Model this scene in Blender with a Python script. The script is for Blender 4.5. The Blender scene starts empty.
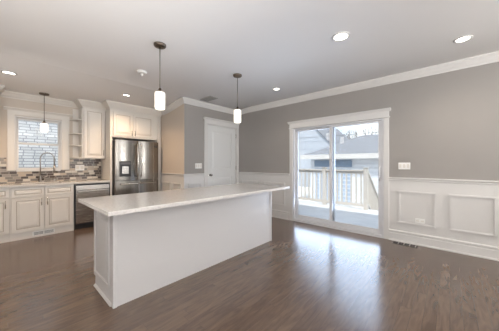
import bpy, bmesh, math, random
from mathutils import Vector, Matrix
random.seed(7)
PI = math.pi
SC = bpy.context.scene
COL = SC.collection

# ------------------------------------------------------------------ camera
YAW = .7299
cam = bpy.data.objects.new('camera', bpy.data.cameras.new('camera'))
COL.objects.link(cam)
cam.location = (0, 0, 1.28)
cam.rotation_euler = (PI / 2, 0, YAW - PI / 2)
cam.data.sensor_width = 36
cam.data.lens = 36 * 224.165 / 499
cam.data.shift_y = -1.98 / 499
cam.data.clip_start = .02
cam.data.clip_end = 300
SC.camera = cam
SC.view_settings.view_transform = 'Standard'
SC.view_settings.look = 'None'
SC.view_settings.exposure = -0.3
SC.view_settings.gamma = 1
SC.view_settings.use_curve_mapping = False

# ------------------------------------------------------------------ world: pale hazy winter sky with thin cloud
W = bpy.data.worlds.new('sky'); SC.world = W; W.use_nodes = True
nt = W.node_tree; nt.nodes.clear()
out = nt.nodes.new('ShaderNodeOutputWorld'); bg = nt.nodes.new('ShaderNodeBackground')
tc = nt.nodes.new('ShaderNodeTexCoord'); mp = nt.nodes.new('ShaderNodeMapping')
mp.inputs['Scale'].default_value = (1, 1, 3)
nz = nt.nodes.new('ShaderNodeTexNoise'); nz.inputs['Scale'].default_value = 2.4; nz.inputs['Detail'].default_value = 5
cr = nt.nodes.new('ShaderNodeValToRGB')
cr.color_ramp.elements[0].position = .40; cr.color_ramp.elements[0].color = (.62, .78, 1.0, 1)
cr.color_ramp.elements[1].position = .62; cr.color_ramp.elements[1].color = (.95, .98, 1.0, 1)
nt.links.new(tc.outputs['Generated'], mp.inputs[0]); nt.links.new(mp.outputs[0], nz.inputs['Vector'])
nt.links.new(nz.outputs[0], cr.inputs[0]); nt.links.new(cr.outputs[0], bg.inputs[0]); nt.links.new(bg.outputs[0], out.inputs[0])
bg.inputs[1].default_value = 2.0

def lamp(name, kind, loc, energy, color=(1, 1, 1), direction=None, **kw):
    d = bpy.data.lights.new(name, kind); d.energy = energy; d.color = color
    for k, v in kw.items(): setattr(d, k, v)
    o = bpy.data.objects.new(name, d); COL.objects.link(o); o.location = loc
    if direction is not None:
        o.rotation_euler = Vector(direction).to_track_quat('-Z', 'Y').to_euler()
    return o
lamp('sun', 'SUN', (0, 0, 10), 6, (1, .96, .9), (.76, .45, -1.30), angle=.01)
# added fill lamps inside the unseen windows behind the camera, aimed at the ceiling
for wx in (-.4, 3.25):
    lamp('daylight_fill', 'AREA', (wx, -4.40, 1.5), 440, (1, .99, .97), (0, 1, 3.5), shape='RECTANGLE', size=1.7, size_y=1.5)
lamp('daylight_fill', 'AREA', (-2.30, .2, 1.5), 400, (1, .99, .97), (1, 0, 3.5), shape='RECTANGLE', size=1.7, size_y=1.5)
# daylight through the glass sliding door
lamp('daylight_fill', 'AREA', (4.62, 1.74, 1.06), 70, (.58, .74, 1), (-1, 0, .28), shape='RECTANGLE', size=1.68, size_y=1.9)

# ------------------------------------------------------------------ materials
MATS = {}
def mat(name, color, rough=.5, metal=0, spec=.5, emit=None, estr=0, coat=0):
    m = bpy.data.materials.new(name); m.use_nodes = True
    b = m.node_tree.nodes['Principled BSDF']
    b.inputs['Base Color'].default_value = (*color, 1); b.inputs['Roughness'].default_value = rough
    b.inputs['Metallic'].default_value = metal; b.inputs['Specular IOR Level'].default_value = spec
    if coat: b.inputs['Coat Weight'].default_value = coat
    if emit: b.inputs['Emission Color'].default_value = (*emit, 1); b.inputs['Emission Strength'].default_value = estr
    MATS[name] = m; return m
def N(m, t, **kw):
    n = m.node_tree.nodes.new(t)
    for k, v in kw.items(): setattr(n, k, v)
    return n
def L(m, a, b): m.node_tree.links.new(a, b)
def bsdf(m): return m.node_tree.nodes['Principled BSDF']
def noisy(m, c1, c2, scale=(1, 1, 1), nscale=5, detail=4, lo=.3, hi=.7, bump=0, rough=None):
    g = N(m, 'ShaderNodeNewGeometry'); mp = N(m, 'ShaderNodeMapping'); mp.inputs['Scale'].default_value = scale
    n = N(m, 'ShaderNodeTexNoise'); n.inputs['Scale'].default_value = nscale; n.inputs['Detail'].default_value = detail
    r = N(m, 'ShaderNodeValToRGB'); r.color_ramp.elements[0].position = lo; r.color_ramp.elements[1].position = hi
    r.color_ramp.elements[0].color = (*c1, 1); r.color_ramp.elements[1].color = (*c2, 1)
    L(m, g.outputs['Position'], mp.inputs[0]); L(m, mp.outputs[0], n.inputs['Vector']); L(m, n.outputs[0], r.inputs[0])
    L(m, r.outputs[0], bsdf(m).inputs['Base Color'])
    if bump:
        b = N(m, 'ShaderNodeBump'); b.inputs['Strength'].default_value = bump; b.inputs['Distance'].default_value = .01
        L(m, n.outputs[0], b.inputs['Height']); L(m, b.outputs[0], bsdf(m).inputs['Normal'])
    if rough:
        q = N(m, 'ShaderNodeMapRange'); q.inputs['To Min'].default_value = rough[0]; q.inputs['To Max'].default_value = rough[1]
        L(m, n.outputs[0], q.inputs[0]); L(m, q.outputs[0], bsdf(m).inputs['Roughness'])
    return m
def math_(m, op, a, b=None, c=None):
    n = N(m, 'ShaderNodeMath', operation=op)
    for i, x in enumerate((a, b, c)):
        if x is None: continue
        if isinstance(x, (int, float)): n.inputs[i].default_value = x
        else: L(m, x, n.inputs[i])
    return n.outputs[0]
def cells(m, along, across, length, width, gap):
    """random value per cell of staggered strips + gap mask"""
    g = N(m, 'ShaderNodeNewGeometry'); s = N(m, 'ShaderNodeSeparateXYZ'); L(m, g.outputs['Position'], s.inputs[0])
    u, v = s.outputs[along], s.outputs[across]
    vr = math_(m, 'DIVIDE', v, width); row = math_(m, 'FLOOR', vr); fv = math_(m, 'FRACT', vr)
    w1 = N(m, 'ShaderNodeTexWhiteNoise', noise_dimensions='1D'); L(m, row, w1.inputs['W'])
    uo = math_(m, 'ADD', math_(m, 'DIVIDE', u, length), math_(m, 'MULTIPLY', w1.outputs[0], 7.31))
    colm = math_(m, 'FLOOR', uo); fu = math_(m, 'FRACT', uo)
    cv = N(m, 'ShaderNodeCombineXYZ'); L(m, row, cv.inputs[0]); L(m, colm, cv.inputs[1])
    w2 = N(m, 'ShaderNodeTexWhiteNoise', noise_dimensions='3D'); L(m, cv.outputs[0], w2.inputs['Vector'])
    gm = math_(m, 'MAXIMUM', math_(m, 'LESS_THAN', fv, gap / width), math_(m, 'LESS_THAN', fu, gap / length))
    return g, w2, gm, cv

paint = noisy(mat('grey_wall_paint', (.42, .40, .38), .6), (.292, .273, .258), (.302, .282, .266), nscale=3)
beige = mat('kitchen_warm_cast_paint', (.56, .49, .42), .6)  # beige carries the warm lamp cast, put into the wall colour
ceil_m = mat('ceiling_paint', (.91, .895, .88), .8, spec=.25)
white = mat('white_trim_paint', (.63, .615, .60), .38)
door_w = mat('white_door_paint', (.66, .66, .65), .35)
island_w = mat('island_white_paint', (.55, .535, .53), .42)
vinyl = mat('white_vinyl', (.62, .62, .64), .35)
cab = mat('cabinet_paint', (.68, .645, .60), .38)
glaze = mat('cabinet_glaze', (.34, .27, .21), .5)
steel = noisy(mat('brushed_steel', (.45, .43, .41), .26, metal=1), (.50, .475, .45), (.56, .53, .50), scale=(.6, .6, 60), nscale=6, rough=(.20, .32))
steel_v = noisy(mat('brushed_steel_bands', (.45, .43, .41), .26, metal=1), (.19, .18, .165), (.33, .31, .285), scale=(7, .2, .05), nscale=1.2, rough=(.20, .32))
chrome = mat('satin_nickel', (.55, .53, .50), .22, metal=1)
nickel_d = mat('dark_nickel', (.34, .32, .30), .3, metal=1)
bronze = mat('brushed_bronze', (.20, .165, .135), .4, metal=1)
black = mat('black_plastic', (.018, .018, .02), .3)
dgrey = mat('dark_grey_plastic', (.09, .09, .095), .4)
dark_vent = mat('dark_metal', (.035, .03, .028), .5)
mid_vent = mat('grey_slat_metal', (.38, .37, .35), .5)
vent_m = mat('grey_vent_metal', (.46, .45, .43), .5)
plate = mat('white_plate', (.80, .79, .77), .3)
shade_m = mat('lit_opal_glass', (.9, .88, .84), .3, emit=(1, .90, .76), estr=1.9)
lens_m = mat('lit_lens', (.9, .9, .9), .3, emit=(1, .93, .82), estr=6)
# hardwood
wood = mat('oak_floor', (.12, .08, .06), .22, spec=.9)
g, w2, gm, cv = cells(wood, 0, 1, 1.1, .083, .0016)
vadd = N(wood, 'ShaderNodeVectorMath', operation='MULTIPLY_ADD'); vadd.inputs[1].default_value = (3.7, 2.3, 0)
L(wood, cv.outputs[0], vadd.inputs[0]); L(wood, g.outputs['Position'], vadd.inputs[2])
mp = N(wood, 'ShaderNodeMapping'); mp.inputs['Scale'].default_value = (1.5, 9, 1); L(wood, vadd.outputs[0], mp.inputs[0])
n1 = N(wood, 'ShaderNodeTexNoise'); n1.inputs['Scale'].default_value = 1.6; n1.inputs['Detail'].default_value = 7; n1.inputs['Distortion'].default_value = 2.2
L(wood, mp.outputs[0], n1.inputs['Vector'])
mix = math_(wood, 'ADD', math_(wood, 'MULTIPLY', n1.outputs[0], .75), math_(wood, 'MULTIPLY', w2.outputs[0], .16))
r = N(wood, 'ShaderNodeValToRGB'); e = r.color_ramp.elements
e[0].position = .30; e[0].color = (.080, .052, .037, 1); e[1].position = .70; e[1].color = (.150, .100, .071, 1)
x = e.new(.47); x.color = (.114, .075, .053, 1)
L(wood, mix, r.inputs[0])
mx = N(wood, 'ShaderNodeMix', data_type='RGBA'); L(wood, gm, mx.inputs[0]); L(wood, r.outputs[0], mx.inputs[6]); mx.inputs[7].default_value = (.06, .04, .03, 1)
L(wood, mx.outputs[2], bsdf(wood).inputs['Base Color'])
bp = N(wood, 'ShaderNodeBump'); bp.inputs['Strength'].default_value = .05; bp.inputs['Distance'].default_value = .004
L(wood, n1.outputs[0], bp.inputs['Height']); L(wood, bp.outputs[0], bsdf(wood).inputs['Normal'])
bsdf(wood).inputs['Roughness'].default_value = .2
# mosaic tile
tile = mat('glass_stone_mosaic', (.4, .35, .3), .3, spec=.4)
g, w2, gm, cv = cells(tile, 0, 2, .10, .047, .006)
r = N(tile, 'ShaderNodeValToRGB'); r.color_ramp.interpolation = 'CONSTANT'; e = r.color_ramp.elements
pal = [(.035, .020, .014), (.25, .22, .19), (.085, .065, .05), (.56, .51, .44), (.045, .024, .016), (.16, .14, .12), (.42, .34, .26), (.07, .055, .048)]
e[0].position = 0; e[0].color = (*pal[0], 1); e[1].position = 1 / 8; e[1].color = (*pal[1], 1)
for i in range(2, 8): x = e.new(i / 8); x.color = (*pal[i], 1)
L(tile, w2.outputs[0], r.inputs[0])
mx = N(tile, 'ShaderNodeMix', data_type='RGBA'); L(tile, gm, mx.inputs[0]); L(tile, r.outputs[0], mx.inputs[6]); mx.inputs[7].default_value = (.36, .32, .28, 1)
L(tile, mx.outputs[2], bsdf(tile).inputs['Base Color'])
# quartz worktop
quartz = mat('speckled_quartz', (.7, .68, .66), .12, spec=.5)
noisy(quartz, (.50, .475, .45), (.61, .585, .56), nscale=60, detail=5, lo=.33, hi=.52)
# window glass: clear sheet with a mirror film reflection that lets the light through
def glass_mat(name, tint):
    m = bpy.data.materials.new(name); m.use_nodes = True; t = m.node_tree; t.nodes.clear()
    o = t.nodes.new('ShaderNodeOutputMaterial'); mx = t.nodes.new('ShaderNodeMixShader')
    tr = t.nodes.new('ShaderNodeBsdfTransparent'); tr.inputs[0].default_value = (*tint, 1)
    gl = t.nodes.new('ShaderNodeBsdfGlossy'); gl.inputs['Roughness'].default_value = .0
    lw = t.nodes.new('ShaderNodeFresnel'); lw.inputs[0].default_value = 1.7
    t.links.new(lw.outputs[0], mx.inputs[0]); t.links.new(tr.outputs[0], mx.inputs[1]); t.links.new(gl.outputs[0], mx.inputs[2]); t.links.new(mx.outputs[0], o.inputs[0])
    return m
glass = glass_mat('window_glass', (.97, .98, .98))
# exterior
deck_m = noisy(mat('pale_deck_boards', (.6, .6, .6), .6), (.52, .53, .55), (.66, .66, .67), scale=(8, .6, 1), nscale=3)
rail_m = mat('cream_rail_timber', (.55, .51, .46), .6)
shingle = noisy(mat('grey_shingles', (.4, .4, .42), .8), (.13, .137, .15), (.27, .28, .31), scale=(2, 2, 6), nscale=6)
lap = mat('white_siding', (.72, .74, .78), .6)
bluew = mat('blue_garage_door_paint', (.36, .45, .58), .5)
lapg = mat('grey_siding', (.42, .45, .50), .6)
bark = mat('grey_bark', (.11, .10, .10), .8)
ground_m = noisy(mat('pale_winter_ground', (.6, .6, .58), .9), (.50, .51, .50), (.68, .68, .66), nscale=1.2)
brick = mat('grey_painted_brick', (.4, .42, .46), .8)
g, w2, gm, cv = cells(brick, 0, 2, .22, .078, .02)
r = N(brick, 'ShaderNodeValToRGB'); r.color_ramp.elements[0].color = (.56, .58, .60, 1); r.color_ramp.elements[1].color = (.76, .78, .80, 1)
L(brick, w2.outputs[0], r.inputs[0])
mx = N(brick, 'ShaderNodeMix', data_type='RGBA'); L(brick, gm, mx.inputs[0]); L(brick, r.outputs[0], mx.inputs[6]); mx.inputs[7].default_value = (.30, .32, .36, 1)
L(brick, mx.outputs[2], bsdf(brick).inputs['Base Color'])

# ------------------------------------------------------------------ mesh helpers
class MB:
    def __init__(s): s.bm = bmesh.new(); s.mats = []
    def mi(s, m):
        if m not in s.mats: s.mats.append(m)
        return s.mats.index(m)
    def _fin(s, geom_faces, m, smooth=False):
        i = s.mi(m)
        for f in geom_faces: f.material_index = i; f.smooth = smooth
    def box(s, x0, x1, y0, y1, z0, z1, m, bev=0):
        x0, x1 = sorted((x0, x1)); y0, y1 = sorted((y0, y1)); z0, z1 = sorted((z0, z1))
        old = set(s.bm.faces)
        r = bmesh.ops.create_cube(s.bm, size=1)
        for v in r['verts']:
            v.co = Vector((x0 + (v.co.x + .5) * (x1 - x0), y0 + (v.co.y + .5) * (y1 - y0), z0 + (v.co.z + .5) * (z1 - z0)))
        fs = set(f for v in r['verts'] for f in v.link_faces)
        if bev:
            es = set(e for f in fs for e in f.edges)
            q = bmesh.ops.bevel(s.bm, geom=list(es), offset=bev, segments=2, affect='EDGES', profile=.6)
            fs = [f for f in s.bm.faces if f not in old]
        s._fin(fs, m); return s
    def frustum(s, c, axis, half0, half1, a0, a1, m):
        """rectangle half0=(w,h) at axis pos a0, half1 at a1. axis 'y' -> w=x,h=z ; 'x' -> w=y,h=z"""
        vs = []
        for (w, h), a in ((half0, a0), (half1, a1)):
            for sx, sz in ((-1, -1), (1, -1), (1, 1), (-1, 1)):
                p = (c[0] + sx * w, a, c[1] + sz * h) if axis == 'y' else (a, c[0] + sx * w, c[1] + sz * h)
                vs.append(s.bm.verts.new(p))
        fs = [s.bm.faces.new(vs[0:4]), s.bm.faces.new(vs[4:8])]
        for i in range(4): fs.append(s.bm.faces.new((vs[i], vs[(i + 1) % 4], vs[4 + (i + 1) % 4], vs[4 + i])))
        bmesh.ops.recalc_face_normals(s.bm, faces=fs); s._fin(fs, m); return s
    def cyl(s, p0, p1, r, m, r2=None, seg=24, smooth=True):
        p0, p1 = Vector(p0), Vector(p1); d = p1 - p0
        q = bmesh.ops.create_cone(s.bm, cap_ends=True, segments=seg, radius1=r, radius2=r if r2 is None else r2, depth=d.length)
        M = Matrix.Translation((p0 + p1) / 2) @ d.to_track_quat('Z', 'Y').to_matrix().to_4x4()
        bmesh.ops.transform(s.bm, matrix=M, verts=q['verts'])
        fs = set(f for v in q['verts'] for f in v.link_faces); s._fin(fs, m)
        if smooth:
            for f in fs:
                if len(f.verts) == 4: f.smooth = True
        return s
    def lathe(s, c, prof, m, seg=28):
        rings = []
        for r, z in prof:
            rings.append([s.bm.verts.new((c[0] + r * math.cos(2 * PI * i / seg), c[1] + r * math.sin(2 * PI * i / seg), c[2] + z)) for i in range(seg)])
        fs = []
        for a, b in zip(rings, rings[1:]):
            for i in range(seg): fs.append(s.bm.faces.new((a[i], a[(i + 1) % seg], b[(i + 1) % seg], b[i])))
        caps = [s.bm.faces.new(rings[0]), s.bm.faces.new(rings[-1])]
        bmesh.ops.recalc_face_normals(s.bm, faces=fs + caps); s._fin(fs, m, True); s._fin(caps, m); return s
    def tube(s, pts, r, m, seg=10):
        pts = [Vector(p) for p in pts]; rings = []
        for i, p in enumerate(pts):
            t = (pts[min(i + 1, len(pts) - 1)] - pts[max(i - 1, 0)]).normalized()
            rr = r[i] if isinstance(r, (list, tuple)) else r
            a = t.orthogonal().normalized() if i == 0 else (pa - t * pa.dot(t)).normalized()
            pa = a; b = t.cross(a)
            rings.append([s.bm.verts.new(p + rr * (math.cos(2 * PI * k / seg) * a + math.sin(2 * PI * k / seg) * b)) for k in range(seg)])
        fs = []
        for a, b in zip(rings, rings[1:]):
            for i in range(seg): fs.append(s.bm.faces.new((a[i], a[(i + 1) % seg], b[(i + 1) % seg], b[i])))
        caps = [s.bm.faces.new(rings[0][::-1]), s.bm.faces.new(rings[-1])]
        bmesh.ops.recalc_face_normals(s.bm, faces=fs + caps); s._fin(fs, m, True); s._fin(caps, m); return s
    def sweep(s, prof, stations, m):
        """prof: [(out, dz)]; stations: [(base point, outward vector)]"""
        rings = [[s.bm.verts.new(Vector(b) + Vector(o) * pr[0] + Vector((0, 0, pr[1]))) for pr in prof] for b, o in stations]
        n = len(prof); fs = []
        for a, b in zip(rings, rings[1:]):
            for i in range(n): fs.append(s.bm.faces.new((a[i], a[(i + 1) % n], b[(i + 1) % n], b[i])))
        fs += [s.bm.faces.new(rings[0]), s.bm.faces.new(rings[-1])]
        bmesh.ops.recalc_face_normals(s.bm, faces=fs); s._fin(fs, m); return s
    def poly(s, pts, ext, m):
        """prism: polygon pts extruded by vector ext"""
        a = [s.bm.verts.new(p) for p in pts]; b = [s.bm.verts.new(Vector(p) + Vector(ext)) for p in pts]; n = len(a)
        fs = [s.bm.faces.new(a), s.bm.faces.new(b)] + [s.bm.faces.new((a[i], a[(i + 1) % n], b[(i + 1) % n], b[i])) for i in range(n)]
        bmesh.ops.recalc_face_normals(s.bm, faces=fs); s._fin(fs, m); return s
    def build(s, name, parent=None, origin=None):
        me = bpy.data.meshes.new(name)
        if origin is None and parent is None:
            xs = [v.co for v in s.bm.verts]
            origin = ((min(c.x for c in xs) + max(c.x for c in xs)) / 2, (min(c.y for c in xs) + max(c.y for c in xs)) / 2, min(c.z for c in xs))
        if parent is not None:
            p = parent; off = Vector((0, 0, 0))
            while p is not None: off += p.location; p = p.parent
            bmesh.ops.translate(s.bm, vec=-off, verts=s.bm.verts)
        else: bmesh.ops.translate(s.bm, vec=-Vector(origin), verts=s.bm.verts)
        s.bm.to_mesh(me); s.bm.free()
        for m in s.mats: me.materials.append(m)
        o = bpy.data.objects.new(name, me); COL.objects.link(o)
        if parent is not None: o.parent = parent
        else: o.location = origin
        return o
def tag(o, label, cat, group=None, kind=None):
    o['label'] = label; o['category'] = cat
    if group: o['group'] = group
    if kind: o['kind'] = kind
    return o
def struct(o, label=None):
    o['kind'] = 'structure'
    if label: o['label'] = label
    return o
def thing(name, label, cat, loc, group=None):
    o = bpy.data.objects.new(name, None); COL.objects.link(o); o.location = loc; o.empty_display_size = .1
    return tag(o, label, cat, group)
def dup(root, loc, label=None):
    r = root.copy(); COL.objects.link(r); r.location = loc
    if label: r['label'] = label
    for ch in list(root.children):
        c = ch.copy(); COL.objects.link(c); c.parent = r
        for g in ch.children:
            d = g.copy(); COL.objects.link(d); d.parent = c
    return r

# ------------------------------------------------------------------ room shell
XR, YG, XB, YK, XL, YB = 4.40, 4.342, 2.71, 6.0, -2.4, -4.5
def cz(y):      # ceiling height: level over the dining side, easing lower over the kitchen
    t = min(1, max(0, (y - 4.0) / 1.3)); return 2.74 - .15 * t * t * (3 - 2 * t)
struct(MB().box(XL, XR + .12, YB, YK, -.12, 0, wood).build('floor'))
# ceiling: one solid following cz()
m = MB()
ys = [YB, -2, 0, 2, 3.2, 3.7, 4.0] + [4.0 + (YG - 4.0) * k / 3 for k in (1, 2, 3)]
ys2 = [YG + (5.4 - YG) * k / 10 for k in range(11)] + [YK]
def slab(ys, x0, x1):
    prev = None
    for y in ys:
        cur = [m.bm.verts.new(p) for p in ((x0, y, cz(y)), (x1, y, cz(y)), (x1, y, 2.9), (x0, y, 2.9))]
        if prev:
            for i in range(4):
                f = m.bm.faces.new((prev[i], prev[(i + 1) % 4], cur[(i + 1) % 4], cur[i])); f.smooth = i == 0
        prev = cur
slab(ys, XL, XR); slab(ys2, XL, XB); m.mi(ceil_m)
bmesh.ops.remove_doubles(m.bm, verts=m.bm.verts, dist=1e-4)
bmesh.ops.recalc_face_normals(m.bm, faces=m.bm.faces)
struct(m.build('ceiling'))
m = MB().box(XL - .5, XR + .42, YB - .5, YK + .5, 2.9, 3.05, shingle)
m.box(XL, XR, YB, YK, 3.05, 3.45, shingle); struct(m.build('roof'))
T = .12
# right wall with slider opening Y .845..2.63, z 0..2.06
m = MB().box(XR, XR + T, YB, .845, 0, 2.9, paint).box(XR, XR + T, 2.63, YG + T, 0, 2.9, paint).box(XR, XR + T, .845, 2.63, 2.06, 2.9, paint)
struct(m.build('wall_right'))
# far wall with door opening X 3.37..4.31
m = MB().box(XB + T, 3.33, YG, YG + T, 0, 2.9, paint).box(4.31, XR, YG, YG + T, 0, 2.9, paint).box(3.33, 4.31, YG, YG + T, 2.24, 2.9, paint)
struct(m.build('wall_far'))
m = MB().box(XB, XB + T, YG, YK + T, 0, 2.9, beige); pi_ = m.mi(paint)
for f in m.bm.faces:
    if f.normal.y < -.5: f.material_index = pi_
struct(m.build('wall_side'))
WX0, WX1, WZ0, WZ1 = .19, .87, 1.15, 2.17
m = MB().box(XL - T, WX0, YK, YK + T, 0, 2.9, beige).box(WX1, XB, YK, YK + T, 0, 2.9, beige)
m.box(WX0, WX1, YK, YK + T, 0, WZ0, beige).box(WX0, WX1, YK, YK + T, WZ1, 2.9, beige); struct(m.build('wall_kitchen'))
# left and back walls behind the camera, each with windows
m = MB().box(XL - T, XL, YB, -.7, 0, 2.9, paint).box(XL - T, XL, 1.1, YK, 0, 2.9, paint).box(XL - T, XL, -.7, 1.1, 0, .7, paint).box(XL - T, XL, -.7, 1.1, 2.3, 2.9, paint)
struct(m.build('wall_left'))
m = MB().box(XL - T, -1.3, YB - T, YB, 0, 2.9, paint).box(.5, 2.35, YB - T, YB, 0, 2.9, paint).box(4.15, XR + T, YB - T, YB, 0, 2.9, paint)
for a, b in ((-1.3, .5), (2.35, 4.15)): m.box(a, b, YB - T, YB, 0, .7, paint).box(a, b, YB - T, YB, 2.3, 2.9, paint)
struct(m.build('wall_back'))
def plain_window(name, axis, a, b, c, z0, z1):
    fr = MB(); w = .06
    def bx(mm, u0, u1, d0, d1, q0, q1, mt):
        mm.box(u0, u1, c + d0, c + d1, q0, q1, mt) if axis == 'y' else mm.box(c + d0, c + d1, u0, u1, q0, q1, mt)
    bx(fr, a, a + w, 0, .08, z0, z1, white); bx(fr, b - w, b, 0, .08, z0, z1, white)
    bx(fr, a + w, b - w, 0, .08, z0, z0 + w, white); bx(fr, a + w, b - w, 0, .08, z1 - w, z1, white)
    bx(fr, (a + b) / 2 - .02, (a + b) / 2 + .02, 0, .08, z0 + w, z1 - w, white)
    o = struct(fr.build(name)); g = MB(); bx(g, a + w, b - w, .03, .036, z0 + w, z1 - w, glass); g.build('pane', o)
plain_window('window_2', 'y', -1.3, .5, YB - T + .02, .7, 2.3)
plain_window('window_3', 'y', 2.35, 4.15, YB - T + .02, .7, 2.3)
plain_window('window_4', 'x', -.7, 1.1, XL - T + .02, .7, 2.3)

# trims ------------------------------------------------------------
CROWN = [(0, 0), (0, -.115), (.012, -.115), (.018, -.098), (.035, -.085), (.062, -.045), (.085, -.022), (.085, -.006), (.09, 0)]
def crown(name, stations, mt=white):
    return struct(MB().sweep(CROWN, stations, mt).build(name))
crown('trim_1', [((XR, YB, 2.74), (-1, 0, 0)), ((XR, 4.0, 2.74), (-1, 0, 0)), ((XR, YG - .0, cz(YG)), (-1, -1, 0))])
m = MB().sweep(CROWN, [((XR, YG, cz(YG)), (-1, -1, 0)), ((XB, YG, cz(YG)), (-1, -1, 0))] + [((XB, y, cz(y)), (-1, 0, 0)) for y in (4.5, 4.7, 4.9, 5.1, 5.3)], white)
struct(m.build('trim_2'))
m = MB().sweep(CROWN, [((.0, YK, cz(YK)), (0, -1, 0)), ((1.16, YK, cz(YK)), (0, -1, 0))], cab); struct(m.build('trim_3'))
RAIL = [(0, -.085), (.014, -.085), (.014, -.058), (.022, -.05), (.022, -.03), (.038, -.018), (.038, 0), (0, 0)]
BASE = [(0, 0), (.030, 0), (.030, .018), (.018, .024), (.018, .125), (.012, .135), (.012, .15), (.024, .158), (.020, .175), (0, .18)]
def wains(name_board, stations, w_top=.985):
    """board + chair rail + baseboard along a wall"""
    st = [(Vector(b), Vector(o)) for b, o in stations]
    b = MB().sweep([(0, 0), (.008, 0), (.008, w_top), (0, w_top)], st, white)
    b.sweep([(k[0] + .0, k[1]) for k in RAIL], [(p + Vector((0, 0, 1.05)), o) for p, o in st], white)
    return struct(b.build(name_board))
def base(name, stations): return struct(MB().sweep(BASE, [(Vector(p), Vector(o)) for p, o in stations], white).build(name))
wains('trim_4', [((XR, YB, 0), (-1, 0, 0)), ((XR, .768, 0), (-1, 0, 0))])
base('baseboard_right', [((XR - .008, YB, 0), (-1, 0, 0)), ((XR - .008, .768, 0), (-1, 0, 0))])
wains('trim_5', [((XR, 2.707, 0), (-1, 0, 0)), ((XR, YG, 0), (-1, 0, 0))])
base('baseboard_far', [((XR - .008, 2.707, 0), (-1, 0, 0)), ((XR - .008, YG, 0), (-1, 0, 0))])
wains('trim_6', [((3.238, YG, 0), (0, -1, 0)), ((XB, YG, 0), (-1, -1, 0)), ((XB, YK, 0), (-1, 0, 0))])
base('baseboard_side', [((3.238, YG - .008, 0), (0, -1, 0)), ((XB - .008, YG - .008, 0), (-1, -1, 0)), ((XB - .008, YK, 0), (-1, 0, 0))])
TN = [7]
def frame_panel(axis, c, sgn, a, b, z0, z1):
    """picture-frame moulding on a wall plane"""
    w, t = .034, .022; m = MB(); a, b = sorted((a, b))
    for (u0, u1, q0, q1) in ((a, b, z0, z0 + w), (a, b, z1 - w, z1), (a, a + w, z0 + w, z1 - w), (b - w, b, z0 + w, z1 - w)):
        for k, (ins, tt) in enumerate(((0, t * .6), (.009, t))):
            U0, U1, Q0, Q1 = u0 + (ins if u1 - u0 < .05 else 0), u1 - (ins if u1 - u0 < .05 else 0), q0 + (ins if q1 - q0 < .05 else 0), q1 - (ins if q1 - q0 < .05 else 0)
            if axis == 'x': m.box(c, c + sgn * tt, U0, U1, Q0, Q1, white)
            else: m.box(U0, U1, c, c + sgn * tt, Q0, Q1, white)
    struct(m.build('trim_%d' % TN[0])); TN[0] += 1
for k in range(8):
    frame_panel('x', XR - .008, -1, .642 - .63 * k, .164 - .63 * k, .30, .835)
frame_panel('x', XR - .008, -1, 2.83, 3.44, .30, .835); frame_panel('x', XR - .008, -1, 3.58, 4.20, .30, .835)
frame_panel('y', YG - .008, -1, 2.80, 3.14, .30, .835)
frame_panel('x', XB - .008, -1, 4.46, 4.82, .30, .835); frame_panel('x', XB - .008, -1, 4.92, 5.36, .30, .835)

# sliding door ------------------------------------------------------
m = MB().box(XR - .022, XR, .768, .845, 0, 2.06, white, .003).box(XR - .022, XR, 2.63, 2.705, 0, 2.06, white, .003)
m.box(XR - .026, XR, .768, 2.705, 2.06, 2.17, white, .002).box(XR - .035, XR, .755, 2.718, 2.06, 2.078, white, .002)
m.sweep([(0, 0), (.03, 0), (.045, .02), (.06, .03), (.06, .045), (0, .045)], [((XR, .74, 2.168), (-1, 0, 0)), ((XR, 2.735, 2.168), (-1, 0, 0))], white)
struct(m.build('trim_%d' % TN[0])); TN[0] += 1
sd = MB().box(XR - .01, XR + T, .846, .876, 0, 2.058, vinyl).box(XR - .01, XR + T, 2.60, 2.629, 0, 2.058, vinyl)
sd.box(XR - .01, XR + T, .876, 2.60, 2.03, 2.058, vinyl).box(XR - .02, XR + T + .03, .876, 2.60, 0, .045, vinyl)
sd = struct(sd.build('door_1'), 'white two-panel sliding glass patio door')
def slide(name, y0, y1, x0, st=.055, top=.035, bot=.09):
    z0, z1 = .047, 2.028
    f = MB().box(x0, x0 + .04, y0, y0 + st, z0, z1, vinyl, .003).box(x0, x0 + .04, y1 - st, y1, z0, z1, vinyl, .003)
    f.box(x0, x0 + .04, y0 + st, y1 - st, z1 - top, z1, vinyl, .003).box(x0, x0 + .04, y0 + st, y1 - st, z0, z0 + bot, vinyl, .003)
    f = f.build(name, sd)
    MB().box(x0 + .017, x0 + .023, y0 + st, y1 - st, z0 + bot, z1 - top, glass).build('pane', f)
    return f
f1 = slide('fixed_panel', 1.715, 2.598, XR + .058)
f2 = slide('sliding_panel', .878, 1.80, XR + .008)
h = MB().tube([(XR - .002, .905, 1.0), (XR - .035, .905, 1.01), (XR - .04, .905, 1.06), (XR - .04, .905, 1.16), (XR - .035, .905, 1.21), (XR - .002, .905, 1.22)], .009, vinyl)
h.box(XR, XR + .008, .890, .920, .97, 1.25, vinyl, .002); h.build('handle', f2)

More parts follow.
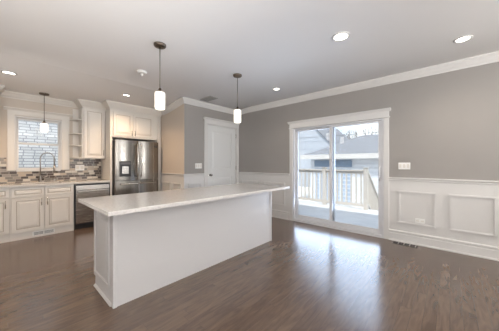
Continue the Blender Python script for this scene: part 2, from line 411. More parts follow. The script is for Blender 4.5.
# panelled door on far wall -----------------------------------------
m = MB()
m.box(3.24, 3.33, YG - .022, YG, 0, 2.24, white, .003).box(4.31, 4.392, YG - .022, YG, 0, 2.24, white, .003)
m.box(3.24, 4.392, YG - .026, YG, 2.24, 2.335, white, .002)
m.sweep([(0, 0), (.03, 0), (.045, .02), (.06, .03), (.06, .045), (0, .045)], [((3.215, YG, 2.333), (0, -1, 0)), ((4.395, YG, 2.333), (0, -1, 0))], white)
m.box(3.33, 3.35, YG, YG + T, 0, 2.24, white).box(4.29, 4.31, YG, YG + T, 0, 2.24, white).box(3.35, 4.29, YG, YG + T, 2.22, 2.24, white)
struct(m.build('trim_%d' % TN[0])); TN[0] += 1
d = MB(); yf = YG + .012
dx0, dx1 = 3.353, 4.287
d.box(dx0, dx1, yf + .012, yf + .04, .01, 2.216, door_w)
for a, b, z0, z1 in ((dx0, dx0 + .13, .01, 2.216), (dx1 - .13, dx1, .01, 2.216), (dx0 + .13, dx1 - .13, .01, .25), (dx0 + .13, dx1 - .13, .95, 1.12), (dx0 + .13, dx1 - .13, 2.08, 2.216)):
    d.box(a, b, yf, yf + .012, z0, z1, door_w, .002)
for z0, z1 in ((.25, .95), (1.12, 2.08)):
    w, hh = (dx1 - dx0 - .26) / 2, (z1 - z0) / 2
    d.frustum(((dx0 + dx1) / 2, (z0 + z1) / 2), 'y', (w - .022, hh - .022), (w - .06, hh - .06), yf + .012, yf + .001, door_w)
dr = struct(d.build('door_2'), 'white two-panel interior door with satin knob')
k = MB().cyl((3.43, yf, 1.0), (3.43, yf - .012, 1.0), .03, chrome).cyl((3.43, yf - .01, 1.0), (3.43, yf - .04, 1.0), .012, chrome)
k.lathe((0, 0, 0), [(.012, 0), (.026, .008), (.030, .02), (.024, .032), (.008, .037)], chrome)
# rotate the lathed knob to face the room
kv = [v for v in k.bm.verts if v.co.length < .2]
bmesh.ops.transform(k.bm, matrix=Matrix.Translation((3.43, yf - .036, 1.0)) @ Matrix.Rotation(PI / 2, 4, 'X'), verts=kv)
k.build('knob', dr)
for z in (.28, 1.16, 2.02):
    MB().cyl((4.293, YG - .004, z - .05), (4.293, YG - .004, z + .05), .008, chrome, seg=10).build('hinge', dr)

# kitchen window ----------------------------------------------------
m = MB().box(.10, .19, YK - .024, YK, 1.15, 2.18, cab, .003).box(.87, .99, YK - .024, YK, 1.15, 2.18, cab, .003)
m.box(.10, .99, YK - .028, YK, 2.18, 2.26, cab, .002)
m.sweep([(0, 0), (.03, 0), (.045, .02), (.065, .035), (.065, .05), (0, .05)], [((.055, YK, 2.258), (0, -1, 0)), ((1.035, YK, 2.258), (0, -1, 0))], cab)
m.box(.12, .135, YK - .034, YK - .02, 1.15, 2.18, cab).box(.955, .97, YK - .034, YK - .02, 1.15, 2.18, cab)
struct(m.build('trim_%d' % TN[0])); TN[0] += 1
w = MB().box(.19, .215, YK - .005, YK + .1, 1.15, 2.17, white).box(.845, .87, YK - .005, YK + .1, 1.15, 2.17, white)
w.box(.215, .845, YK - .005, YK + .1, 2.14, 2.17, white).box(.215, .845, YK - .03, YK + .1, 1.13, 1.165, white)
w = struct(w.build('window_1'), 'white double-hung window over the kitchen sink')
def sash(z0, z1, y):
    f = MB().box(.216, .245, y, y + .035, z0, z1, white, .002).box(.812, .844, y, y + .035, z0, z1, white, .002)
    f.box(.245, .812, y, y + .035, z0, z0 + .035, white, .002).box(.245, .812, y, y + .035, z1 - .035, z1, white, .002)
    f = f.build('sash', w); MB().box(.245, .812, y + .015, y + .02, z0 + .035, z1 - .035, glass).build('pane', f)
sash(1.166, 1.675, YK + .005); sash(1.645, 2.138, YK + .045)

# ------------------------------------------------------------------ kitchen cabinets
CF = 5.37      # carcass front
def panel_door(mb, x0, x1, z0, z1, yb, m_=cab, fw=.055, t=.02):
    """raised panel door/drawer front, back at yb, facing -Y"""
    yf = yb - t
    fw = min(fw, (z1 - z0) * .28)
    mb.box(x0, x1, yb - t * .45, yb, z0, z1, glaze)
    for a, b, c, d_ in ((x0, x0 + fw, z0, z1), (x1 - fw, x1, z0, z1), (x0 + fw, x1 - fw, z0, z0 + fw), (x0 + fw, x1 - fw, z1 - fw, z1)):
        mb.box(a, b, yf, yb - .001, c, d_, m_, .0015)
    g = .007
    W_, H_ = (x1 - x0) / 2 - fw - g, (z1 - z0) / 2 - fw - g; ins = min(.03, H_ * .45)
    mb.frustum(((x0 + x1) / 2, (z0 + z1) / 2), 'y', (W_, H_), (W_ - ins * .4, H_ - ins * .4), yb - t * .45, yb - t * .7, m_)
    mb.frustum(((x0 + x1) / 2, (z0 + z1) / 2), 'y', (W_ - ins * .5, H_ - ins * .5), (W_ - ins, H_ - ins), yb - t * .6, yf, m_)
    return mb
def pull(x, yb, z0, z1, parent):
    MB().tube([(x, yb, z0 + .015), (x, yb - .028, z0 + .015)], .005, chrome, 8).tube([(x, yb, z1 - .015), (x, yb - .028, z1 - .015)], .005, chrome, 8).tube([(x, yb - .028, z0), (x, yb - .028, z1)], .0065, chrome, 10).build('handle', parent)
def base_cabinet(x0, x1, label, ndoors, grp=None, handle_side=1, drawers=None):
    t = thing('base_cabinet', label, 'cabinet', ((x0 + x1) / 2, 5.68, 0), grp)
    b = MB()
    b.box(x0, x1, CF, CF + .02, .11, .885, cab).box(x0, x1, 5.97, 5.985, .11, .885, cab).box(x0, x0 + .018, CF + .02, 5.97, .11, .885, cab).box(x1 - .018, x1, CF + .02, 5.97, .11, .885, cab).box(x0 + .018, x1 - .018, CF + .02, 5.97, .11, .13, cab)
    b.build('cabinet_body', t)
    MB().box(x0, x1, CF - .004, 5.95, 0, .1095, cab).build('toe_kick', t)
    g = .008; n = ndoors; wd = (x1 - x0 - .03 - g * (n - 1)) / n
    for i in range(n):
        a = x0 + .015 + i * (wd + g)
        dd = panel_door(MB(), a, a + wd, .125, .705, CF - .0005).build('cabinet_door', t)
        hx = (a + wd - .035 if i == 0 else a + .035) if n == 2 else (a + wd - .035 if handle_side > 0 else a + .035)
        pull(hx, CF - .02, .55, .68, dd)
        f = panel_door(MB(), a, a + wd, .718, .87, CF - .0005, fw=.035).build('drawer_front', t)
    return t
base_cabinet(.121, .955, 'white glazed two-door sink base cabinet below the kitchen window', 2)
base_cabinet(-.515, .119, 'white base cabinet cut by the left edge, left of the sink base cabinet', 1)
base_cabinet(-1.153, -.517, 'white base cabinet beyond the left edge of the picture', 1)
# register in the toe kick
t = thing('toe_kick_vent', 'white slotted vent grille in the toe kick under the sink cabinet', 'vent', (.53, CF, .02))
MB().box(.385, .675, CF - .010, CF - .0045, .028, .10, plate, .001).build('grille_frame', t)
m = MB()
for a, b in ((.40, .523), (.537, .66)):
    for k in range(3): m.box(a, b, CF - .013, CF - .0095, .042 + k * .018, .050 + k * .018, dgrey)
m.build('slot', t)
# dishwasher
t = thing('dishwasher', 'stainless steel dishwasher between the sink cabinet and the refrigerator', 'dishwasher', (1.266, 5.68, 0))
MB().box(.965, 1.567, CF + .005, 5.97, .1, .88, dgrey).build('body', t)
MB().box(.968, .985, CF - .012, CF + .005, .10, .88, black).build('side_seal', t)
MB().box(1.55, 1.566, CF - .012, CF + .005, .10, .88, black).build('side_seal', t)
MB().box(.985, 1.55, CF - .022, CF + .004, .12, .755, steel, .003).build('door', t)
MB().box(.985, 1.55, CF - .022, CF + .004, .762, .852, steel, .003).build('control_panel', t)
MB().box(.985, 1.55, CF - .014, CF + .004, .853, .878, black).build('top_seal', t)
MB().box(1.01, 1.525, CF - .062, CF - .044, .715, .745, chrome, .005).box(1.02, 1.04, CF - .05, CF - .02, .72, .74, chrome).box(1.495, 1.515, CF - .05, CF - .02, .72, .74, chrome).build('handle', t)
MB().box(.975, 1.56, CF + .03, CF + .05, 0, .10, black).build('toe_kick', t)
# worktop + backsplash + sink + faucet
m = MB().box(-1.16, .26, 5.335, 5.985, .886, .926, quartz, .004).box(.80, 1.570, 5.335, 5.985, .886, .926, quartz, .004)
m.box(.26, .80, 5.335, 5.46, .886, .926, quartz).box(.26, .80, 5.80, 5.985, .886, .926, quartz)
tag(m.build('kitchen_countertop'), 'pale speckled stone countertop running along the window wall over the dishwasher', 'countertop')
m = MB().box(.262, .798, 5.462, 5.798, .70, .71, steel)
m.box(.262, .272, 5.462, 5.798, .71, .885, steel).box(.788, .798, 5.462, 5.798, .71, .885, steel).box(.272, .788, 5.462, 5.472, .71, .885, steel).box(.272, .788, 5.788, 5.798, .71, .885, steel)
t = thing('kitchen_sink', 'stainless undermount sink set in the countertop below the window', 'sink', (.53, 5.63, .70)); m.build('basin', t)
MB().cyl((.53, 5.63, .711), (.53, 5.63, .716), .04, chrome).build('drain', t)
m = MB().box(-1.16, 1.569, YK - .0125, YK - .0005, .927, 1.148, tile).box(1.0, 1.569, YK - .0125, YK - .0005, 1.148, 1.384, tile).box(-1.16, .09, YK - .0125, YK - .0005, 1.148, 1.384, tile)
tag(m.build('tile_backsplash'), 'mosaic backsplash of brown, grey and cream strip tiles behind the sink', 'backsplash')
t = thing('faucet', 'tall pull-down spring faucet rising behind the kitchen sink', 'faucet', (.53, 5.865, .926))
fx, fy = .53, 5.865
MB().lathe((fx, fy, .926), [(.03, 0), (.03, .01), (.022, .02), (.019, .12), (.016, .13)], nickel_d).build('base', t)
pts = [(fx, fy, 1.05), (fx, fy, 1.30)] + [(fx + .10 - .10 * math.cos(a), fy - .03 * (1 - math.cos(a)) / 2, 1.37 + .12 * math.sin(a)) for a in [PI * k / 14 for k in range(15)]] + [(fx + .20, fy - .03, 1.26)]
m = MB().tube(pts, .0085, nickel_d, 10)
# coil wound round the hose
co = []; P = [Vector(p) for p in pts[1:]]; acc = 0
for a, b in zip(P, P[1:]):
    n = max(1, int((b - a).length / .004))
    for k in range(n):
        p = a.lerp(b, k / n); tt = (b - a).normalized(); u = tt.orthogonal() if not co else u
        yv = Vector((0, 1, 0)); u2 = tt.cross(yv).normalized(); acc += .9
        co.append(p + .011 * (math.cos(acc) * yv + math.sin(acc) * u2))
m.tube(co, .0025, nickel_d, 5); m.build('spring_neck', t)
MB().lathe((fx + .20, fy - .03, 1.10), [(.018, 0), (.018, .05), (.014, .06), (.013, .16)], nickel_d).build('spray_head', t)
MB().tube([(fx, fy, 1.18), (fx + .19, fy - .03, 1.18)], .005, nickel_d, 8).build('holder_arm', t)
MB().tube([(fx + .015, fy, 1.0), (fx + .05, fy - .01, 1.01), (fx + .10, fy - .02, 1.04)], [.008, .007, .005], nickel_d, 8).build('lever', t)
# soap dispenser
t = thing('soap_dispenser', 'small metal soap dispenser on the countertop right of the faucet', 'soap dispenser', (.745, 5.865, .926))
MB().lathe((.745, 5.865, .926), [(.018, 0), (.018, .01), (.010, .02), (.009, .07), (.012, .075), (.012, .09)], chrome).build('pump', t)
MB().tube([(.745, 5.865, 1.01), (.745, 5.82, 1.015), (.745, 5.80, 1.005)], .005, chrome, 8).build('spout', t)

# upper cabinets
def kcrown(mb, x0, x1, y0, ztop, left=True, right=True, yl=YK, yr=YK, zb=2.445):
    P = [(0, ztop), (.11, ztop), (.11, ztop - .018), (.08, ztop - .05), (.045, zb + .05), (.018, zb + .02), (.012, zb), (0, zb)]
    prof = [(a, b) for a, b in P]
    st = []
    if left: st.append(((x0, yl, 0), (-1, 0, 0)))
    st.append(((x0, y0, 0), (-1 if left else 0, -1, 0))); st.append(((x1, y0, 0), (1 if right else 0, -1, 0)))
    if right: st.append(((x1, yr, 0), (1, 0, 0)))
    return mb.sweep(prof, st, cab)
def upper_cabinet(x0, x1, label, side, crown_l, crown_r):
    t = thing('upper_cabinet', label, 'cabinet', ((x0 + x1) / 2, 5.83, 1.38))
    MB().box(x0, x1, 5.69, 5.995, 1.385, 2.50, cab).build('cabinet_body', t)
    dd = panel_door(MB(), x0 + .015, x1 - .015, 1.40, 2.44, 5.6895).build('cabinet_door', t)
    pull(x0 + .045 if side < 0 else x1 - .045, 5.669, 1.45, 1.57, dd)
    kcrown(MB(), x0, x1, 5.685, cz(5.69) - .001, crown_l, crown_r, yr=5.99, yl=5.99).build('crown_moulding', t)
upper_cabinet(1.165, 1.569, 'tall cream upper cabinet between the corner shelves and the refrigerator', 1, True, False)
upper_cabinet(-.53, -.045, 'cream upper cabinet left of the kitchen window, cut by the left edge', 1, False, True)
t = thing('corner_shelf_unit', 'open cream shelves with rounded corners between window and upper cabinet', 'shelf', (1.08, 5.9, 1.385))
MB().box(1.147, 1.163, 5.70, 5.985, 1.385, 2.44, cab).box(1.045, 1.147, 5.975, 5.985, 1.41, 2.44, cab).build('shelf_back', t)
for z in (1.385, 1.64, 1.89, 2.18):
    pts = [(1.146, 5.974, z), (.99, 5.974, z)] + [(1.146 - .156 * math.cos(a), 5.974 - .26 * math.sin(a), z) for a in [PI / 2 * k / 8 for k in range(1, 9)]]
    MB().poly(pts, (0, 0, .02), cab).build('shelf_board', t)
# refrigerator surround
t = thing('refrigerator_cabinet', 'cream cabinet with two doors above the refrigerator and a tall side panel', 'cabinet', (2.09, 5.68, 0))
MB().box(1.572, 1.61, 5.37, 5.99, 0, 2.50, cab).build('side_panel', t, )
MB().box(2.60, 2.63, 5.37, 5.99, 0, 2.50, cab).box(2.63, 2.695, 5.385, 5.405, 0, 2.50, cab).build('side_panel', t)
MB().box(1.612, 2.598, 5.385, 5.99, 1.85, 2.50, cab).build('cabinet_body', t)
for a, b, hs in ((1.635, 2.028, 1), (2.036, 2.50, -1)):
    dd = panel_door(MB(), a, b, 1.885, 2.40, 5.3845).build('cabinet_door', t)
    pull(b - .03 if hs > 0 else a + .03, 5.364, 1.90, 2.02, dd)
kcrown(MB(), 1.572, 2.695, 5.37, cz(5.37) - .001, True, False, yl=5.57).build('crown_moulding', t)

# refrigerator ------------------------------------------------------
t = thing('refrigerator', 'stainless french-door refrigerator with dispenser, set under cream cabinets', 'refrigerator', (2.09, 5.6, 0))
MB().box(1.635, 2.562, 5.30, 5.96, .02, 1.775, dgrey, .004).build('case', t)
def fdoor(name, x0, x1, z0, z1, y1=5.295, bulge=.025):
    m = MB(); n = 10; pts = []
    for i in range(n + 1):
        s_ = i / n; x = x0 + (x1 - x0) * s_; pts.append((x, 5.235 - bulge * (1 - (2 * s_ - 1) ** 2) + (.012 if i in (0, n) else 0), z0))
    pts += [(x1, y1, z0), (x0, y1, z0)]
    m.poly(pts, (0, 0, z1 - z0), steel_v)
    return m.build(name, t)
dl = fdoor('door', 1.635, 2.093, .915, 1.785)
drr = fdoor('door', 2.101, 2.562, .915, 1.785)
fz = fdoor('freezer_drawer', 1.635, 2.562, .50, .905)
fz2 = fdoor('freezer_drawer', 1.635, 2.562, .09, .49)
def fpull(x, par):
    P = [(x, 5.215, .99), (x, 5.175, 1.0)] + [(x, 5.165 - .018 * math.sin(PI * k / 8), 1.02 + .66 * k / 8) for k in range(9)] + [(x, 5.175, 1.70), (x, 5.215, 1.71)]
    MB().tube(P, .014, chrome, 12).build('handle', par)
fpull(2.055, dl); fpull(2.140, drr)
for z, par in ((.84, fz), (.43, fz2)):
    MB().tube([(1.72, 5.21, z), (1.73, 5.165, z), (2.47, 5.165, z), (2.48, 5.21, z)], .013, chrome, 12).build('handle', par)
dx = MB().box(1.70, 1.925, 5.192, 5.25, 1.00, 1.33, black, .004); dx.build('dispenser', dl)
MB().box(1.745, 1.875, 5.186, 5.194, 1.06, 1.22, chrome).build('dispenser_recess', dl)
MB().box(1.715, 1.91, 5.188, 5.194, 1.26, 1.315, dgrey).build('dispenser_display', dl)
MB().box(2.45, 2.53, 5.214, 5.222, 1.66, 1.69, black).build('badge', drr)
MB().box(1.635, 2.562, 5.25, 5.30, .02, .085, black).build('kick_grille', t)
for x in (1.70, 2.50): MB().box(x - .03, x + .03, 5.24, 5.36, 1.787, 1.805, dgrey, .003).build('hinge_cover', t)

# ------------------------------------------------------------------ island
t = thing('kitchen_island', 'long white island base with a panelled end standing on the wood floor', 'kitchen island', (1.86, 2.53, 0))
MB().box(.69, 2.995, 2.232, 2.84, .10, .878, island_w).build('cabinet_body', t)
MB().box(.69, 2.995, 2.27, 2.775, 0, .10, island_w).build('toe_kick', t)
MB().box(.69, 2.995, 2.218, 2.231, 0, .878, island_w).build('back_panel', t)
def end_panel(xa, xb, sgn):
    m = MB().box(min(xa, xb), max(xa, xb), 2.262, 2.84, .10, .878, island_w)
    m.box(min(xa, xb), max(xa, xb), 2.262, 2.78, 0, .10, island_w)
    xo = xa if sgn < 0 else xb
    y0, y1, z0, z1 = 2.33, 2.79, .14, .80
    w_ = .02
    for a, b, c, d_ in ((y0, y1, z0, z0 + w_), (y0, y1, z1 - w_, z1), (y0, y0 + w_, z0 + w_, z1 - w_), (y1 - w_, y1, z0 + w_, z1 - w_)):
        m.box(xo, xo + sgn * .010, a, b, c, d_, island_w, .002)
    m.frustum(((y0 + y1) / 2, (z0 + z1) / 2), 'x', ((y1 - y0) / 2 - .045, (z1 - z0) / 2 - .045), ((y1 - y0) / 2 - .07, (z1 - z0) / 2 - .07), xo, xo + sgn * .008, island_w)
    return m.build('end_panel', t)
end_panel(.677, .689, -1); end_panel(2.996, 3.008, 1)
MB().box(.668, .70, 2.206, 2.26, 0, .878, island_w, .004).build('corner_post', t)
MB().box(2.984, 3.016, 2.206, 2.26, 0, .878, island_w, .004).build('corner_post', t)
MB().sweep([(0, 0), (.016, 0), (.016, .008), (.006, .02), (0, .02)], [((.676, 2.78, 0), (-1, 0, 0)), ((.676, 2.262, 0), (-1, 0, 0))], island_w).build('shoe_moulding', t)
g_ = 4
for i in range(g_):
    a = .70 + i * .573
    dd = MB()
    wdt = .565
    dd.box(a, a + wdt, 2.841, 2.861, .12, .69, island_w, .002); o = dd.build('cabinet_door', t)
    MB().tube([(a + wdt - .04, 2.861, .55), (a + wdt - .04, 2.89, .55), (a + wdt - .04, 2.89, .67), (a + wdt - .04, 2.861, .67)], .006, chrome, 8).build('handle', o)
    MB().box(a, a + wdt, 2.841, 2.861, .70, .86, island_w, .002).build('drawer', t)
m = MB().box(.548, 3.108, 1.915, 2.885, .880, .914, quartz, .004)
tag(m.build('island_countertop'), 'pale speckled quartz slab overhanging the white island', 'countertop')

# ------------------------------------------------------------------ lamps and fittings
def pendant(x, y, zc_, ztop, label, R_=.059, H_=.212):
    t = thing('pendant_lamp', label, 'pendant lamp', (x, y, zc_), 'cylinder pendant lamps')
    MB().lathe((x, y, zc_), [(.030, -.030), (.066, -.026), (.072, -.016), (.072, 0)], bronze).build('canopy', t)
    MB().cyl((x, y, zc_ - .028), (x, y, ztop + .03), .005, bronze, seg=10).build('rod', t)
    MB().lathe((x, y, ztop), [(.034, 0), (.034, .012), (.02, .02), (.012, .05)], bronze).build('lamp_holder', t)
    MB().lathe((x, y, ztop - H_), [(R_ - .016, 0), (R_ - .003, .006), (R_, .02), (R_, H_ - .02), (R_ - .003, H_ - .006), (.03, H_)], shade_m).build('lamp_shade', t)
    return t
pendant(1.318, 2.655, 2.74, 2.155, 'cylinder pendant lamp with opal shade over the near end of the island')
pendant(2.625, 2.615, 2.74, 2.165, 'cylinder pendant lamp with opal shade over the far end of the island')
pendant(.565, 5.66, cz(5.66), 2.03, 'cylinder pendant lamp with opal shade hanging before the kitchen window', .055, .16)
def can(x, y, r, label, watt, warm):
    z = cz(y)
    t = thing('recessed_light', label, 'recessed light', (x, y, z), 'recessed ceiling lights')
    MB().lathe((x, y, z), [(r, 0), (r, -.004), (r * .93, -.008), (r * .74, -.006), (r * .74, 0)], white).build('trim_ring', t)
    MB().lathe((x, y, z - .0045), [(r * .73, 0), (r * .73, .004)], lens_m).build('lens', t)
    l = lamp('bulb', 'SPOT', (x, y, z - .03), watt, warm, (0, 0, -1), spot_size=2.5, spot_blend=.9, shadow_soft_size=.06)
WARM = (1, .70, .43); SOFT = (1, .88, .74)
can(2.621, .934, .10, 'largest recessed ceiling light, between the island and the camera', 32, SOFT)
can(3.628, -.113, .085, 'recessed ceiling light close to the crown moulding at upper right', 42, SOFT)
can(3.626, 2.534, .072, 'small recessed ceiling light above the sliding door', 22, SOFT)
can(1.69, 4.80, .075, 'recessed ceiling light in front of the refrigerator cabinets', 110, WARM)
can(.10, 4.88, .09, 'recessed ceiling light at the far left, before the kitchen window', 110, WARM)
can(-.9, 2.6, .09, 'recessed ceiling light beyond the left edge of the picture', 20, SOFT)
t = thing('smoke_detector', 'white smoke detector on the ceiling between the pendant and kitchen', 'smoke detector', (1.513, 3.643, cz(3.64)))
MB().lathe((1.513, 3.643, 2.74), [(.05, -.032), (.066, -.026), (.07, -.012), (.07, 0)], plate).build('housing', t)
MB().lathe((1.513, 3.643, 2.74), [(.012, -.075), (.018, -.06), (.015, -.032)], plate).build('sensor', t)
t = thing('ceiling_vent', 'grey louvred air vent in the ceiling near the panelled door', 'vent', (3.13, 4.09, 2.74))
zc = cz(4.09) - .002
MB().box(3.02, 3.25, 3.84, 4.22, zc - .012, zc - .002, vent_m, .001).build('vent_frame', t)
for k in range(7):
    MB().box(3.042 + k * .0285, 3.060 + k * .0285, 3.86, 4.20, zc - .018, zc - .0125, mid_vent).build('slat', t)
def switch_plate(label, axis, c, a, b, z0, z1, n, cat='light switch', nm='light_switch', part='toggle'):
    t = thing(nm, label, cat, ((a + b) / 2, c, z0) if axis == 'y' else (c, (a + b) / 2, z0))
    f = (lambda m, u0, u1, d0, d1, q0, q1, mt, bv: m.box(u0, u1, c - d1, c - d0, q0, q1, mt, bv)) if axis == 'y' else (lambda m, u0, u1, d0, d1, q0, q1, mt, bv: m.box(c - d1, c - d0, u0, u1, q0, q1, mt, bv))
    m = MB(); f(m, a, b, .0005, .007, z0, z1, plate, .002); m.build('cover_plate', t)
    wd = (b - a) / n
    for i in range(n):
        mm = MB(); ce = a + wd * (i + .5)
        hw, zz0, zz1 = (wd * .32, z0 + .025, z1 - .025)
        f(mm, ce - hw, ce + hw, .0071, .011, zz0, zz1, cab, .001); mm.build(part, t)
switch_plate('white three-gang light switch on the grey wall left of the panelled door', 'y', YG, 2.99, 3.17, 1.165, 1.285, 3)
switch_plate('white three-gang light switch right of the sliding door above the chair rail', 'x', XR, .475, .635, 1.185, 1.295, 3)
switch_plate('white outlet plate inside the wainscot panel right of the sliding door', 'x', XR - .008, .29, .41, .345, .415, 2, 'outlet', 'wall_outlet', 'socket')
switch_plate('white outlet plate on the mosaic tiles above the dishwasher', 'y', YK - .012, 1.09, 1.25, 1.13, 1.25, 2, 'outlet', 'wall_outlet', 'socket')
t = thing('floor_register', 'dark metal floor register set in the wood floor by the right wall', 'vent', (4.27, .52, 0))
MB().box(4.215, 4.325, .37, .69, .0005, .004, dark_vent, .001).build('register_frame', t)
for k in range(8):
    MB().box(4.225, 4.315, .388 + k * .037, .402 + k * .037, .0041, .009, black if k % 2 else vent_m).build('louver', t)

# ------------------------------------------------------------------ outside
struct(MB().box(-12, 45, -25, 45, -1.0, -.9, ground_m).build('ground'))
struct(MB().box(XR + T + .035, 7.32, -1.6, 7.0, -.16, -.08, deck_m).build('deck'), 'pale board deck outside the sliding door')
XRr = 7.2
def railing(y0, y1, label):
    t = thing('deck_railing', label, 'railing', (XRr, (y0 + y1) / 2, -.08), 'deck railings')
    MB().box(XRr - .06, XRr + .06, y0, y1, 1.05, 1.09, rail_m, .004).build('top_rail', t)
    MB().box(XRr - .02, XRr + .02, y0, y1, .97, 1.049, rail_m).build('rail', t)
    MB().box(XRr - .02, XRr + .02, y0, y1, 0, .08, rail_m).build('bottom_rail', t)
    n = int((y1 - y0) / .135)
    for i in range(n):
        y = y0 + (y1 - y0) * (i + .5) / n
        MB().box(XRr - .018, XRr + .018, y - .02, y + .02, .0805, .9695, rail_m).build('baluster', t)
def post(x, y, label, h=1.14, z0=-.08):
    t = thing('deck_post', label, 'post', (x, y, z0), 'deck railing posts')
    MB().box(x - .055, x + .055, y - .055, y + .055, z0, h, rail_m, .004).build('shaft', t)
    MB().box(x - .07, x + .07, y - .07, y + .07, h + .0005, h + .02, rail_m, .004).build('post_cap', t)
railing(3.165, 4.45, 'far section of cream deck railing, seen through the left glass panel')
railing(1.905, 3.035, 'middle section of cream deck railing between the two posts behind the sliding panel')
railing(4.58, 6.9, 'cream deck railing section hidden left of the sliding door')
post(XRr, 3.10, 'cream deck post seen at the right of the left glass panel')
post(XRr, 1.845, 'cream deck post at the head of the deck stairs')
post(XRr, 4.515, 'cream deck post at the left edge of the glass')
t = thing('stair_railing', 'cream stair railing sloping down from the deck post', 'railing', (XRr, 1.845, -.08))
def slope_z(x): return 1.09 - (x - XRr) * .66
m = MB().poly([(XRr + .07, 1.80, slope_z(XRr)), (8.75, 1.80, slope_z(8.75)), (8.75, 1.80, slope_z(8.75) - .06), (XRr + .07, 1.80, slope_z(XRr) - .06)], (0, .09, 0), rail_m); m.build('hand_rail', t)
m = MB().poly([(XRr + .07, 1.825, slope_z(XRr) - .9), (8.75, 1.825, slope_z(8.75) - .9), (8.75, 1.825, slope_z(8.75) - .97), (XRr + .07, 1.825, slope_z(XRr) - .97)], (0, .04, 0), rail_m); m.build('bottom_rail', t)
for i in range(10):
    x = XRr + .15 + i * .15
    MB().box(x - .018, x + .018, 1.827, 1.863, slope_z(x) - .9, slope_z(x) - .06, rail_m).build('baluster', t)
MB().box(8.72, 8.82, 1.79, 1.90, -.9, slope_z(8.75) + .05, rail_m).build('newel_post', t)
for k in range(4):
    pass
t = thing('deck_stairs', 'pale wooden steps leading down from the deck to the yard', 'stairs', (8.0, 1.2, -.9))
for k in range(4):
    MB().box(7.33 + k * .3, 7.66 + k * .3, .85, 1.78, -.29 - k * .16, -.25 - k * .16, deck_m).build('tread', t)
MB().poly([(7.33, .86, -.29), (8.56, .86, -.85), (8.56, .86, -.9), (8.3, .86, -.9), (7.33, .86, -.5)], (0, .05, 0), deck_m).build('stringer', t)
MB().poly([(7.33, 1.73, -.29), (8.56, 1.73, -.85), (8.56, 1.73, -.9), (8.3, 1.73, -.9), (7.33, 1.73, -.5)], (0, .05, 0), deck_m).build('stringer', t)

# garage
t = thing('garage', 'white garage with grey shingled roof and blue door behind the deck', 'garage', (14, 2.5, -.9))
GX = 12.0
MB().box(GX, GX + 6, -3.5, 6.0, -.9, 1.62, lap).build('wall', t)
ey0, ey1, ez, rz = -3.8, 6.4, 1.72, 3.02
m = MB(); V = [m.bm.verts.new(p) for p in ((GX - .45, ey0, ez), (GX + 6.45, ey0, ez), (GX + 6.45, ey1, ez), (GX - .45, ey1, ez), (GX + 3, ey0 + 2.3, rz), (GX + 3, ey1 - 2.3, rz))]
B = [m.bm.verts.new(v.co - Vector((0, 0, .10))) for v in V[:4]]
fs = [m.bm.faces.new([V[i] for i in q]) for q in ((0, 1, 4), (1, 2, 5, 4), (2, 3, 5), (3, 0, 4, 5))] + [m.bm.faces.new(B)] + [m.bm.faces.new((V[i], V[(i + 1) % 4], B[(i + 1) % 4], B[i])) for i in range(4)]
bmesh.ops.recalc_face_normals(m.bm, faces=fs); m._fin(fs, shingle); m.build('roof', t)
MB().box(GX - .50, GX - .455, -3.8, 6.4, 1.52, 1.76, white).build('fascia', t)
gd = MB().box(GX - .03, GX - .001, 3.72, 5.75, -.85, 1.06, lap)
for k in range(9):
    for j in range(7): gd.box(GX - .045, GX - .0305, 3.76 + j * .285, 3.99 + j * .285, -.8 + k * .205, -.64 + k * .205, bluew)
gd.build('garage_door', t)
MB().box(GX - .04, GX - .001, 3.72, 5.75, 1.10, 1.46, mat('shaded_blue_band', (.20, .27, .37), .4)).build('painted_shade_band', t)  # darker blue strip: shade above the door painted as its own band
m = MB()
for k in range(10): m.box(GX - .012, GX - .001, -3.5, 3.70, -.7 + k * .22, -.69 + k * .22, lapg)
m.build('lap_line', t)
# gabled neighbour house
t = thing('neighbor_house', 'grey gabled house seen through the left glass panel beyond the railing', 'house', (16, 9.5, -.9))
HX = 19.0
MB().box(HX, HX + 7, 6.6, 13.0, -.9, 1.9, lapg).build('wall', t)
MB().poly([(HX, 6.6, 1.901), (HX, 13.0, 1.901), (HX, 9.8, 5.2)], (7, 0, 0), lapg).build('gable', t)
MB().poly([(HX - .12, 6.25, 1.56), (HX - .12, 9.8, 5.26), (HX - .12, 9.8, 5.33), (HX - .12, 6.18, 1.56)], (7.6, 0, 0), shingle).build('roof_slope', t)
MB().poly([(HX - .12, 13.35, 1.56), (HX - .12, 9.8, 5.26), (HX - .12, 9.8, 5.33), (HX - .12, 13.42, 1.56)], (7.6, 0, 0), shingle).build('roof_slope', t)
o = MB().box(HX - .05, HX - .001, 7.05, 7.40, 1.75, 2.3, white).build('window', t)
MB().box(HX - .06, HX - .051, 7.10, 7.35, 1.80, 2.25, dgrey).build('pane', o)
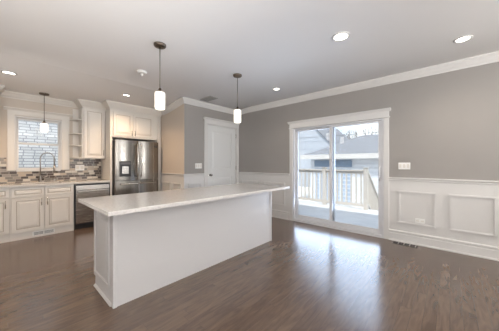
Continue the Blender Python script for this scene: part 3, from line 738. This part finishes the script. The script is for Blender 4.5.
# low fence/wall line between garage and house
# bare trees
def tree(x, y, h, label, seed, n=5):
    rnd = random.Random(seed)
    t = thing('bare_tree', label, 'tree', (x, y, -.9), 'bare trees beyond the garage')
    m = MB(); b = MB()
    top = Vector((x, y, -.9 + h * .45)); m.tube([(x, y, -.9), (x + .05, y, -.9 + h * .25), top], [.17, .13, .10], bark, 8)
    def br(p, d, l, r, lev):
        q = p + d * l; mid = p + d * l * .5 + Vector((rnd.uniform(-.06, .06), rnd.uniform(-.06, .06), .05)) * l
        b.tube([p, mid, q], [r, r * .8, r * .55], bark, 5)
        if lev == 0: return
        for _ in range(3 if lev > 1 else 4):
            nd = (d + Vector((rnd.uniform(-.7, .7), rnd.uniform(-.7, .7), rnd.uniform(-.1, .6)))).normalized()
            br(p.lerp(q, rnd.uniform(.55, 1)), nd, l * rnd.uniform(.55, .8), r * .55, lev - 1)
    for k in range(n):
        a = 2 * PI * k / n + rnd.random()
        br(top - Vector((0, 0, rnd.uniform(0, .6))), Vector((math.cos(a) * .6, math.sin(a) * .6, .8)).normalized(), h * .24, .045, 3)
    m.build('trunk', t); b.build('branches', t)
tree(34, 17.2, 8.6, 'bare winter tree showing above the garage roof in the left glass panel', 3)
tree(29.5, 8.2, 8.2, 'bare winter tree above the garage roof in the right glass panel', 5)
tree(36, 12.6, 8.4, 'bare winter tree standing between the two others beyond the garage roof', 8, 4)
# overhead wires and pole
t = thing('utility_wires', 'thin overhead wires crossing the sky above the garage', 'wires', (20, 8, -.9))
for k, z in enumerate((4.6, 5.0, 3.9)):
    P = [(18.4, -8 + 26 * i / 16, z - .35 * math.sin(PI * i / 16)) for i in range(17)]
    MB().tube(P, .012, dgrey, 5).build('wire', t)
for y in (-8, 18): MB().cyl((18.4, y, -.9), (18.4, y, 5.6), .13, bark, seg=12).build('pole', t)
# house wall across the side yard, behind the kitchen window
t = thing('neighbor_brick_house', 'grey brick house filling the view through the kitchen window', 'house', (0, 10, -.9))
MB().box(-7, 4.2, 8.6, 12.5, -.9, 4.4, brick).build('wall', t)
MB().poly([(-7.3, 8.3, 4.4), (-7.3, 12.8, 4.4), (-7.3, 10.55, 6.2)], (11.8, 0, 0), shingle).build('roof', t)
